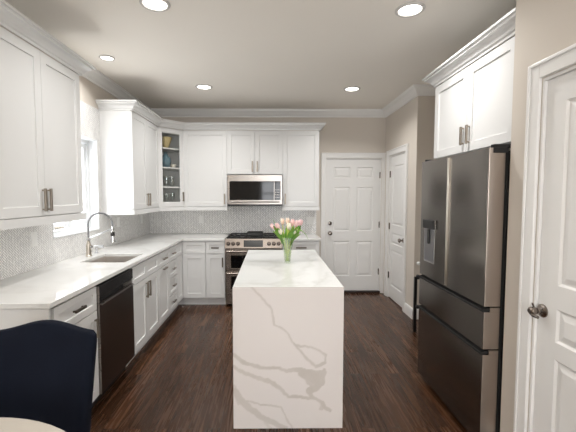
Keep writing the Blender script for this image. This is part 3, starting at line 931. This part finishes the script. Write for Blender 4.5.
b = B(); tube(b, [F(.04, .058, mz0 + .060), F(wm - .04, .058, mz0 + .060)], .010, 12)
for u in (.07, wm - .07): tube(b, [F(u, .028, mz0 + .060), F(u, .058, mz0 + .060)], .007, 8)
link('handle', b, M_steel, dd, smooth=True)
b = B(); fbox(b, F, .004, wm - .004, .001, .02, mz0 + .001, mz0 + .025); link('vent_strip', b, M_black, tm)

# ------------------------------------------------------------------ refrigerator
fr_ = thing('refrigerator', 'tall black stainless french door refrigerator with water dispenser', 'refrigerator', (1.6, 2.40, 0))
FF = Fr((1.29, 2.832, 0), (0, -1, 0), (-1, 0, 0)); wf = .876      # u grows towards the camera
b = B(); fbox(b, FF, .004, wf - .004, -.69, -.012, .03, 1.742); link('cabinet_shell', b, M_rubber, fr_, bevel=.004)
for u in (.06, wf - .06):
    for d in (-.06, -.62):
        b = B(); lathe(b, FF(u, d, 0), [(.02, 0), (.02, .03)], 12); link('foot', b, M_rubber, fr_)
b = B(); fbox(b, FF, .008, wf - .008, -.012, 0.0, .058, 1.737); link('gasket', b, M_rubber, fr_)
b = B(); fbox(b, FF, .03, wf - .03, -.10, -.02, .008, .056); link('base_grille', b, M_rubber, fr_)
def fdoor(u0, u1, z0, z1, name, scoop_top=False):
    """front with softly rounded vertical edges; the sides are coloured lighter for a wall reflection"""
    b = B(); th = .093; r = .007; prof = []
    for k in range(7):
        a = math.pi / 2 * k / 6; prof.append((u0 + r - r * math.cos(a), th - r + r * math.sin(a)))
    n = len(prof)
    prof = [(u0, .001)] + prof + [(u1 + u0 - p[0], p[1]) for p in prof[::-1]] + [(u1, .001)]
    lo = [b.verts.new(FF(u, d, z0)) for u, d in prof]; hi = [b.verts.new(FF(u, d, z1)) for u, d in prof]
    m_ = len(prof)
    for k in range(m_):
        b.faces.new((lo[k], lo[(k + 1) % m_], hi[(k + 1) % m_], hi[k]))
    b.faces.new(lo[::-1]); b.faces.new(hi)
    o = link(name, b, [M_dark_steel, M_side_reflection], fr_, smooth=True)
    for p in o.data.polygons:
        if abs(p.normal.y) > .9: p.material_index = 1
    return o
mid = wf / 2
DLZ0, DLZ1 = .868, 1.757
dl = fdoor(.002, mid - .003, DLZ0, DLZ1, 'door'); dr = fdoor(mid + .003, wf - .002, DLZ0, DLZ1, 'door')
m1 = fdoor(.002, wf - .002, .622, .835, 'drawer'); m2 = fdoor(.002, wf - .002, .06, .588, 'drawer')
# recessed grips along the tops of the drawers
for dd_, z in ((m1, .838), (m2, .591)):
    b = B()
    pr = [(.055, z), (.096, z - .004), (.108, z + .004), (.106, z + .016), (.090, z + .012), (.055, z + .022)]
    A_ = [b.verts.new(FF(.004, d, zz_)) for d, zz_ in pr]; C_ = [b.verts.new(FF(wf - .006, d, zz_)) for d, zz_ in pr]
    for k in range(6): b.faces.new((A_[k], A_[(k + 1) % 6], C_[(k + 1) % 6], C_[k]))
    b.faces.new(A_); b.faces.new(C_[::-1])
    for u_ in (.0022, wf - .012):
        e_ = B(); fbox(e_, FF, u_, u_ + .0098, .001, .054, z - .0028, z + .022); link('drawer_end', e_, M_side_reflection, dd_)
    lathe(b, FF(.010, .112, z + .006), [(.012, 0), (.014, .004), (.014, .024), (.012, .028)], 14, FF.u)
    link('handle', b, M_rubber, dd_, smooth=True)
# polished edge grips where the two doors meet
for dd_, u in ((dl, mid - .007), (dr, mid + .007)):
    b = B(); fbox(b, FF, u - .0022, u + .0022, .06, .101, DLZ0 + .01, DLZ1 - .01); link('handle', b, M_nickel, dd_, bevel=.002)
# dispenser in the far door
b = B(); fbox(b, FF, .085, .262, .0935, .097, .985, 1.31); dp = link('dispenser', b, M_chrome, dl, bevel=.003)
b = B(); fbox(b, FF, .097, .250, .0973, .0985, 1.0, 1.24); link('dispenser_recess', b, mat('dispenser_cavity', srgb(150, 150, 153), .3, .8), dl)
b = B(); fbox(b, FF, .083, .264, .0973, .112, 1.243, 1.312); link('dispenser_hood', b, M_black, dl, bevel=.006)
b = B(); fbox(b, FF, .155, .185, .0988, .106, 1.13, 1.24); link('dispenser_paddle', b, M_black, dl, bevel=.003)
for u in (.0, wf - .028):
    b = B(); fbox(b, FF, u, u + .028, -.05, .070, 1.7575, 1.776)
    if u > .1: fbox(b, FF, wf - .0018, wf + .004, -.012, .070, 1.728, 1.7575)
    link('hinge_cover', b, M_rubber, fr_, bevel=.004)

# ------------------------------------------------------------------ island
IX0, IX1, IY0, IY1 = -.2436, .4557, 2.197, 3.72
ti = thing('kitchen_island', 'white kitchen island with grey-veined waterfall end and tulips on top', 'island', ((IX0 + IX1) / 2, (IY0 + IY1) / 2, 0))
b = B(); hexa(b, [(IX0, IY0 + .04, .88), (IX0, IY1, .88), (IX1, IY1, .88), (IX1, IY0 + .04, .88), (IX0, IY0 + .0004, .92), (IX0, IY1, .92), (IX1, IY1, .92), (IX1, IY0 + .0004, .92)]); link('countertop', b, M_island, ti, bevel=.0015)
b = B(); box(b, IX0 + .03, IX1 - .03, IY0 + .045, IY1 - .045, .0, .8795); link('cabinet_body', b, M_cab, ti)
b = B(); box(b, IX0, IX1, IY1 - .04, IY1, 0, .8795); link('waterfall_panel', b, M_island, ti, bevel=.0015)
# front waterfall panel with mapped veins
def zp(x, y): return ((x - 95) / 310, (y - 20) / 400)
VE = []
def vein(pts, w0, w1, s):
    VE.append(([zp(*q) for q in pts], w0, w1, s))
vein([(145, 20), (168, 40), (185, 58), (203, 80), (207, 100), (211, 124), (238, 138), (254, 152), (262, 172), (270, 182)], 2.8, 2.4, .7)
vein([(270, 182), (300, 186), (335, 196), (357, 211), (352, 233), (328, 246), (306, 222), (290, 200), (268, 180)], 2.8, 3.2, .85)
vein([(340, 200), (356, 214)], 4, 5, .6); vein([(330, 243), (352, 232)], 4, 5, .9)
vein([(95, 208), (130, 234), (170, 244), (220, 249), (262, 254)], 5.0, 4.5, .95)
vein([(255, 251), (290, 256), (325, 262), (350, 262)], 6, 9, .95); vein([(285, 262), (315, 276), (338, 282)], 9, 17, .95)
vein([(295, 268), (322, 300)], 7, 9, .85); vein([(351, 252), (346, 280), (330, 305), (312, 312)], 5, 11, .95)
vein([(98, 242), (130, 262), (165, 274), (200, 286), (226, 306)], 5, 6.5, .85)
vein([(226, 306), (252, 326), (290, 331), (325, 336), (345, 344), (350, 358), (370, 370)], 5, 4.5, .95)
vein([(312, 316), (322, 335)], 7, 5, .9); vein([(345, 345), (342, 362)], 6, 5, .8)
vein([(95, 312), (118, 338), (145, 365), (175, 386), (215, 406), (240, 420)], 9, 8, .8)
vein([(96, 296), (102, 320), (112, 345)], 3, 6, .6)
vein([(112, 336), (150, 345), (195, 353), (232, 362), (244, 382), (252, 408), (262, 420)], 2.5, 2.5, .75)
vein([(180, 392), (200, 420)], 4, 4, .5)
NU, NV = 120, 150
b = B(); lay = []
pw, ph = IX1 - IX0, .9197
def veinval(u, v):
    x, y = u * 310, v * 400
    x += 5 * noise.noise((u * 9, v * 9, 0)) + 2.5 * noise.noise((u * 30, v * 30, 3))
    y += 5 * noise.noise((u * 9, v * 9, 7)) + 2.5 * noise.noise((u * 30, v * 30, 11))
    best = 0
    for pts, w0, w1, s in VE:
        n_ = len(pts) - 1
        for i in range(n_):
            ax, ay = pts[i][0] * 310, pts[i][1] * 400; bx, by = pts[i + 1][0] * 310, pts[i + 1][1] * 400
            dx, dy = bx - ax, by - ay; L2 = dx * dx + dy * dy or 1
            t = max(0, min(1, ((x - ax) * dx + (y - ay) * dy) / L2))
            d = math.hypot(x - ax - dx * t, y - ay - dy * t); wv = w0 + (w1 - w0) * (i + t) / n_
            best = max(best, s * max(0, min(1, (wv - d) / 2.2 + .5)))
    return best
rows = []
for j in range(NV + 1):
    rows.append([b.verts.new((IX0 + pw * i / NU, IY0, ph * j / NV)) for i in range(NU + 1)])
vals = [veinval(i / NU, 1 - j / NV) for j in range(NV + 1) for i in range(NU + 1)]
for j in range(NV):
    for i in range(NU): b.faces.new((rows[j][i], rows[j][i + 1], rows[j + 1][i + 1], rows[j + 1][i]))
y2 = IY0 + .04
k_ = [b.verts.new(q) for q in ((IX0, y2, 0), (IX1, y2, 0), (IX1, y2, .8795), (IX0, y2, .8795))]
b.faces.new((k_[3], k_[2], k_[1], k_[0]))
b.faces.new([k_[0], k_[1]] + rows[0][::-1]); b.faces.new([k_[2], k_[3]] + rows[NV])
b.faces.new([k_[3], k_[0]] + [rows[j][0] for j in range(NV + 1)]); b.faces.new([k_[1], k_[2]] + [rows[j][NU] for j in range(NV, -1, -1)])
o = link('waterfall_panel', b, M_waterfall, ti)
at = o.data.attributes.new('vein', 'FLOAT', 'POINT')
vals += [0.0] * (len(o.data.vertices) - len(vals))
at.data.foreach_set('value', vals)

# ------------------------------------------------------------------ vase and tulips
VX, VY, VZ = .136, 2.99, .9205
tv = thing('vase', 'clear flared glass vase of tulips on the island', 'vase', (VX, VY, VZ))
b = B(); lathe(b, (VX, VY, VZ), [(0, 0), (.024, 0), (.026, .004), (.036, .10), (.050, .18), (.060, .216), (.0615, .220), (.058, .220), (.0565, .216), (.0465, .18), (.0325, .10), (.021, .014), (0, .014)], 28)
link('glass_body', b, M_vase, tv, smooth=True)
b = B(); lathe(b, (VX, VY, VZ), [(0, .0145), (.0205, .0145), (.0318, .10), (.0335, .112), (0, .112)], 24)
link('water', b, M_water, tv, smooth=True)
def S3(a, b_, c, t): return a * (1 - t) ** 2 + b_ * 2 * t * (1 - t) + c * t * t
def tulip(dx, dz, dy, m, label, leaf=True, size=1.0):
    """head at VX+dx, VZ+dz"""
    top = Vector((VX + dx, VY + dy, VZ + dz)); q = Vector((dx, dy, 0)); qn = q.normalized() if q.length > 0 else Vector((1, 0, 0))
    foot = Vector((VX, VY, VZ + .020)) - qn * .008 + Vector((random.uniform(-.004, .004), random.uniform(-.004, .004), 0))
    rimp = Vector((VX, VY, VZ + .215)) + q * min(1, .040 / max(.001, q.length))
    c = rimp * 2 - (foot + top) * .5
    c = rimp
    t = thing('tulip', label, 'flower', foot, 'tulips in the island vase')
    pts = [S3(foot, c, top, k / 14) for k in range(15)]
    b = B(); tube(b, pts, .0042, 7); link('stem', b, M_stem, t, smooth='all')
    ax = (pts[-1] - pts[-3]).normalized()
    ref = Vector((0, 1, 0)) if abs(ax.y) < .8 else Vector((1, 0, 0)); a = ax.cross(ref).normalized(); e = ax.cross(a)
    b = B(); r = .0150 * size; h = .058 * size
    for k in range(6):
        th0 = k * math.pi / 3; rad = r * (1.0 if k % 2 else .9); rows_ = []
        for i in range(7):
            s = i / 6; rr = rad * (.25 + 1.1 * math.sin(math.pi * (.10 + .70 * s)) - .15 * s); wv = .62 * math.sin(math.pi * (.12 + .88 * s) * .98) ** .7 + .02
            rows_.append([b.verts.new(pts[-1] + ax * (h * s) + (a * math.cos(th0 + g * wv) + e * math.sin(th0 + g * wv)) * rr) for g in (-1, -.5, 0, .5, 1)])
        for A_, C_ in zip(rows_, rows_[1:]):
            for i in range(4): b.faces.new((A_[i], A_[i + 1], C_[i + 1], C_[i]))
    bl = link('bloom', b, m, t, smooth='all', normals=False)
    sm = bl.modifiers.new('thickness', 'SOLIDIFY'); sm.thickness = .0012
    for rep in range(3 if leaf else 0):
        b = B(); out = (q + Vector((random.uniform(-.035, .035), random.uniform(-.04, .04), 0))).normalized()
        tip = rimp + out * (.03 + .45 * q.length) + Vector((0, 0, (.10, .05, .075)[rep] + random.uniform(-.02, .03)))
        s0 = pts[7] - Vector((0, 0, .02)); side = out.cross(Z3).normalized(); R_ = []
        side = (side * (1 if side.x > 0 else -1) * .5 + Vector((1, 0, 0))).normalized()
        mid_ = rimp + out * .004 + Vector((0, 0, .02))
        for i in range(11):
            s = i / 10; p_ = S3(s0, mid_, tip, s); wv = .021 * math.sin(math.pi * max(.1, s) ** 1.25) ** .8 + .0005
            wv *= 1 if s > .35 else .55 + .45 * s / .35
            R_.append([b.verts.new(p_ - side * wv + out * .004), b.verts.new(p_), b.verts.new(p_ + side * wv + out * .004)])
        for A_, C_ in zip(R_, R_[1:]):
            for i in range(2): b.faces.new((A_[i], A_[i + 1], C_[i + 1], C_[i]))
        lf = link('leaf', b, M_leaf, t, smooth='all', normals=False)
        sm = lf.modifiers.new('thickness', 'SOLIDIFY'); sm.thickness = .0008
    return t
tulip(-.112, .292, .01, M_pink, 'small pink tulip leaning furthest out towards the range', size=.9)
tulip(-.074, .290, -.02, M_pink, 'pale pink tulip second from the range side of the vase')
tulip(-.040, .322, .03, M_peach, 'peach tulip standing tall just left of the bouquet centre')
tulip(-.052, .248, -.03, M_cpet, 'low cream tulip near the rim on the range side', size=.9)
tulip(.000, .328, .01, M_peach, 'tallest peach tulip at the middle of the bouquet')
tulip(.008, .288, -.035, M_cpet, 'cream tulip in front of the tallest peach one')
tulip(.040, .310, .03, M_pink, 'pink tulip just right of the bouquet centre', size=1.1)
tulip(.050, .250, -.03, M_cpet, 'low cream tulip near the rim on the door side', size=.95)
tulip(.068, .308, -.01, M_pink, 'bright pink tulip second from the door side of the bouquet', size=1.05)
tulip(.092, .308, .02, M_pink, 'large pink tulip at the edge nearest the far door', size=1.15)
# drooping leaf and upright leaf, each cut foliage of its own
def blade(pts, wid, label):
    b = B(); R_ = []
    P = [Vector(q) for q in pts]
    def cr(t):
        n_ = len(P) - 1; x = t * n_; i = min(int(x), n_ - 1); f = x - i
        p0, p1, p2, p3 = P[max(i - 1, 0)], P[i], P[i + 1], P[min(i + 2, n_)]
        return .5 * ((2 * p1) + (p2 - p0) * f + (2 * p0 - 5 * p1 + 4 * p2 - p3) * f * f + (3 * p1 - p0 - 3 * p2 + p3) * f ** 3)
    for i in range(17):
        s = i / 16; wv = wid * math.sin(math.pi * (.08 + .92 * s)) ** .8 + .0004; c = cr(s)
        R_.append([b.verts.new(c + Vector((0, -wv, 0.002))), b.verts.new(c), b.verts.new(c + Vector((0, wv * .6, 0.002 + wv * .6)))])
    for A_, C_ in zip(R_, R_[1:]):
        for i in range(2): b.faces.new((A_[i], A_[i + 1], C_[i + 1], C_[i]))
    o = solo('tulip_leaf', b, M_leaf, label, 'leaf', smooth='all', normals=False)
    sm = o.modifiers.new('thickness', 'SOLIDIFY'); sm.thickness = .0008
blade([(VX + .008, VY - .004, VZ + .03), (VX + .04, VY - .01, VZ + .20), (VX + .10, VY - .015, VZ + .275), (VX + .145, VY - .015, VZ + .25), (VX + .175, VY - .015, VZ + .20)], .011, 'long green leaf drooping over the vase rim towards the far door')
blade([(VX - .010, VY, VZ + .03), (VX - .05, VY + .01, VZ + .21), (VX - .10, VY + .02, VZ + .32), (VX - .125, VY + .02, VZ + .375)], .017, 'long pointed green leaf rising above the bouquet beside the range')

# ------------------------------------------------------------------ dining chair and table
CX, CY = -.962, 1.47
tc = thing('dining_chair', 'navy upholstered dining chair tucked under the round table', 'chair', (CX, CY - .22, 0))
b = B(); NX, NZ = 20, 16
hw_t, hw_b, zb0 = .226, .214, .44
def topz(s):   # s in -1..1, camel-back crest
    a = abs(s); return .960 - .036 * (1 - math.cos(min(1, a / .92) * math.pi)) / 2 - (.012 * max(0, (a - .9) / .1) ** 2)
def backpt(s, v, front):
    z = zb0 + (topz(s) - zb0) * v
    hw = hw_b + (hw_t - hw_b) * v
    bow = .030 * s * s
    rec = .085 * v
    e = min(1, (1 - abs(s)) / .12); e2 = min(1, (1 - v) / .10)
    th = .040 * (1 - (1 - e) ** 2 * .55) * (1 - (1 - e2) ** 2 * .5)
    return Vector((CX + s * hw, CY - .06 + rec - bow + (-th if front else th), z))
grid = {}
for f in (True, False):
    for i in range(NX + 1):
        for j in range(NZ + 1):
            grid[f, i, j] = b.verts.new(backpt(-1 + 2 * i / NX, j / NZ, f))
for f in (True, False):
    for i in range(NX):
        for j in range(NZ):
            b.faces.new((grid[f, i, j], grid[f, i + 1, j], grid[f, i + 1, j + 1], grid[f, i, j + 1]))
for i in range(NX):
    for j in (0, NZ): b.faces.new((grid[True, i, j], grid[True, i + 1, j], grid[False, i + 1, j], grid[False, i, j]))
for j in range(NZ):
    for i in (0, NX): b.faces.new((grid[True, i, j], grid[True, i, j + 1], grid[False, i, j + 1], grid[False, i, j]))
o = link('backrest', b, M_navy, tc, smooth='all', bevel=.008, seg=3)
b = B(); hexa(b, [(CX - .215, CY - .02, .40), (CX + .215, CY - .02, .40), (CX + .235, CY - .47, .40), (CX - .235, CY - .47, .40),
                  (CX - .215, CY - .02, .50), (CX + .215, CY - .02, .50), (CX + .235, CY - .47, .50), (CX - .235, CY - .47, .50)])
link('seat', b, M_navy, tc, bevel=.03, seg=4, smooth='all')
for sx_ in (-1, 1):
    for (yy, ox, oy) in ((CY - .05, .0, .06), (CY - .43, .015, -.01)):
        b = B(); x = CX + sx_ * .19; a = .02; c = .013
        hexa(b, [(x - c + sx_ * ox, yy - c + oy, 0), (x - c + sx_ * ox, yy + c + oy, 0), (x + c + sx_ * ox, yy + c + oy, 0), (x + c + sx_ * ox, yy - c + oy, 0),
                 (x - a, yy - a, .40), (x - a, yy + a, .40), (x + a, yy + a, .40), (x + a, yy - a, .40)])
        link('leg', b, M_wood_dark, tc, bevel=.003)
TX, TY, TR = -.925, .615, .55
tt = thing('dining_table', 'round pale topped dining table in front of the navy chair', 'table', (TX, TY, 0))
b = B(); lathe(b, (TX, TY, .715), [(0, 0), (TR - .03, 0), (TR, .012), (TR, .028), (TR - .006, .035), (0, .035)], 64)
link('tabletop', b, M_tabletop, tt, smooth=True)
b = B(); lathe(b, (TX, TY, .06), [(.09, 0), (.06, .06), (.045, .2), (.05, .5), (.12, .64), (.12, .6549)], 28); link('pedestal', b, M_tabletop, tt, smooth=True)
b = B(); lathe(b, (TX, TY, 0), [(.22, 0), (.22, .015), (.15, .045), (.09, .0599)], 32); link('base', b, M_tabletop, tt, smooth=True)

# ------------------------------------------------------------------ black gate beyond the fridge
ts = thing('pet_gate', 'slim black metal gate post and rail beyond the refrigerator', 'gate', (1.8, 3.80, 0))
b = B(); box(b, 1.553, 1.582, 3.785, 3.815, 0, .612); link('post', b, M_black, ts, bevel=.003)
b = B(); box(b, 1.582, RX - .001, 3.788, 3.812, .584, .609); box(b, 1.72, RX - .001, 3.788, 3.812, .06, .082); link('rail', b, M_black, ts, bevel=.003)
for k in range(4):
    b = B(); x = 1.73 + k * .09; box(b, x, x + .014, 3.793, 3.807, .082, .584); link('bar', b, M_black, ts)

# ------------------------------------------------------------------ recessed ceiling lights
def can(x, y, r, label, power):
    t = thing('ceiling_light', label, 'ceiling light', (x, y, CZ - .012), 'recessed ceiling lights')
    b = B(); lathe(b, (x, y, CZ - .0005), [(r, 0), (r, -.004), (r * .93, -.011), (r * .80, -.010), (r * .78, -.004), (r * .78, 0)], 32, cap0=False, cap1=False)
    link('trim_ring', b, M_ring, t, smooth=True)
    b = B(); lathe(b, (x, y, CZ - .0008), [(r * .775, 0), (r * .775, -.004), (0, -.0055)], 32); link('diffuser', b, M_can, t, smooth=True)
    d = bpy.data.lights.new('lamp', 'AREA'); d.shape = 'DISK'; d.size = r * 1.4; d.energy = power; d.color = (1, .985, .965); d.spread = math.radians(140)
    o = bpy.data.objects.new('lamp', d); COL.objects.link(o); o.parent = t; o.location = (0, 0, -.004)
can(-.767, 2.424, .098, 'recessed round light over the aisle beside the near wall cabinet', CAN_POWER)
can(.944, 2.486, .098, 'recessed round light above and in front of the fridge', CAN_POWER)
can(-.785, 4.219, .098, 'recessed round light before the glass corner cabinet', CAN_POWER)
can(.956, 4.282, .098, 'recessed round light before the far white door', CAN_POWER)
can(-1.51, 3.352, .068, 'smallest recessed round light directly above the sink', CAN_POWER * .5)

# ------------------------------------------------------------------ switch plates
def plate(F, u, z, label, wd_=.072, gang=1):
    t = thing('outlet_plate', label, 'outlet', F(u, 0, z - .058))
    b = B(); w_ = wd_ * (1 if gang == 1 else 1.65); fbox(b, F, u - w_ / 2, u + w_ / 2, .0003, .006, z - .058, z + .058); link('plate', b, M_plastic, t, bevel=.002)
    for g in range(gang):
        uu = u + (g - (gang - 1) / 2) * .046
        b = B(); fbox(b, F, uu - .016, uu + .016, .0062, .0085, z - .033, z + .033); link('socket', b, M_plastic, t, bevel=.001)
FW = Fr((LX + TT, 0, 0), (0, 1, 0), (1, 0, 0)); FBW = Fr((0, BY - TT, 0), (1, 0, 0), (0, -1, 0))
plate(FW, 2.745, 1.158, 'white outlet plate on the tile under the near wall cabinet')
plate(FW, 4.255, 1.175, 'white outlet plate on the sink wall past the faucet')
plate(FW, 5.02, 1.16, 'white outlet plate on the sink wall close to the corner')
plate(FBW, -1.059, 1.133, 'white outlet plate on the back tile left of the range')
plate(FBW, .592, 1.115, 'wide white switch plate on the back tile beside the far door', gang=2)
b = B(); lathe(b, (1.765, SY - .0003, .68), [(.022, 0), (.022, .012), (.016, .024), (0, .026)], 16, (0, -1, 0))
solo('wall_bumper', b, M_plastic, 'small round white bumper on the short wall beside the fridge', 'wall bumper', smooth=True)

# ------------------------------------------------------------------ dishes in the corner cabinet
gx, gy = -1.46, 4.97
def dish(name, x, y, z, prof, m, label, cat, group=None, n=24):
    b = B(); lathe(b, (x, y, z + .0006), prof, n); return solo(name, b, m, label, cat, group, smooth=True)
dish('bowl', gx, gy, SHZ[2], [(.03, 0), (.032, .012), (.05, .05), (.072, .11), (.085, .15), (.080, .15), (.066, .108), (.045, .052), (.0, .02)], M_gold, 'flared gold bowl on the top shelf behind the glass', 'bowl')
dish('vase', gx - .005, gy - .005, SHZ[1], [(.035, 0), (.06, .02), (.078, .07), (.070, .12), (.035, .165), (.022, .19), (.026, .215), (.020, .215), (.016, .19), (.0, .18)], M_blueglass, 'rounded blue glazed vase on the second shelf behind the glass', 'vase')
dish('bowl', gx + .085, gy + .05, SHZ[1], [(.02, 0), (.022, .008), (.042, .035), (.046, .045), (.043, .045), (.02, .012), (0, .01)], M_cream, 'small white bowl beside the blue vase on the second shelf', 'bowl')
for k, (dx, dy, w_) in enumerate(((-.06, -.06, 'nearest the window'), (0, 0, 'in the middle'), (.06, .06, 'nearest the range'))):
    dish('drinking_glass', gx + dx, gy + dy, SHZ[0], [(.027, 0), (.028, .006), (.034, .14), (.032, .14), (.026, .01), (0, .01)], M_drink,
         'clear tumbler on the third shelf, ' + w_, 'glass', 'tumblers on the third shelf')
    dish('goblet', gx + dx, gy + dy, UB + .02, [(.030, 0), (.030, .004), (.006, .010), (.005, .06), (.024, .09), (.034, .12), (.031, .17), (.029, .17), (.031, .12), (0, .085)], M_drink,
         'stemmed glass on the cabinet floor, ' + w_, 'glass', 'goblets on the cabinet floor')

for o in list(bpy.data.objects):
    if '_o' in o: del o['_o']
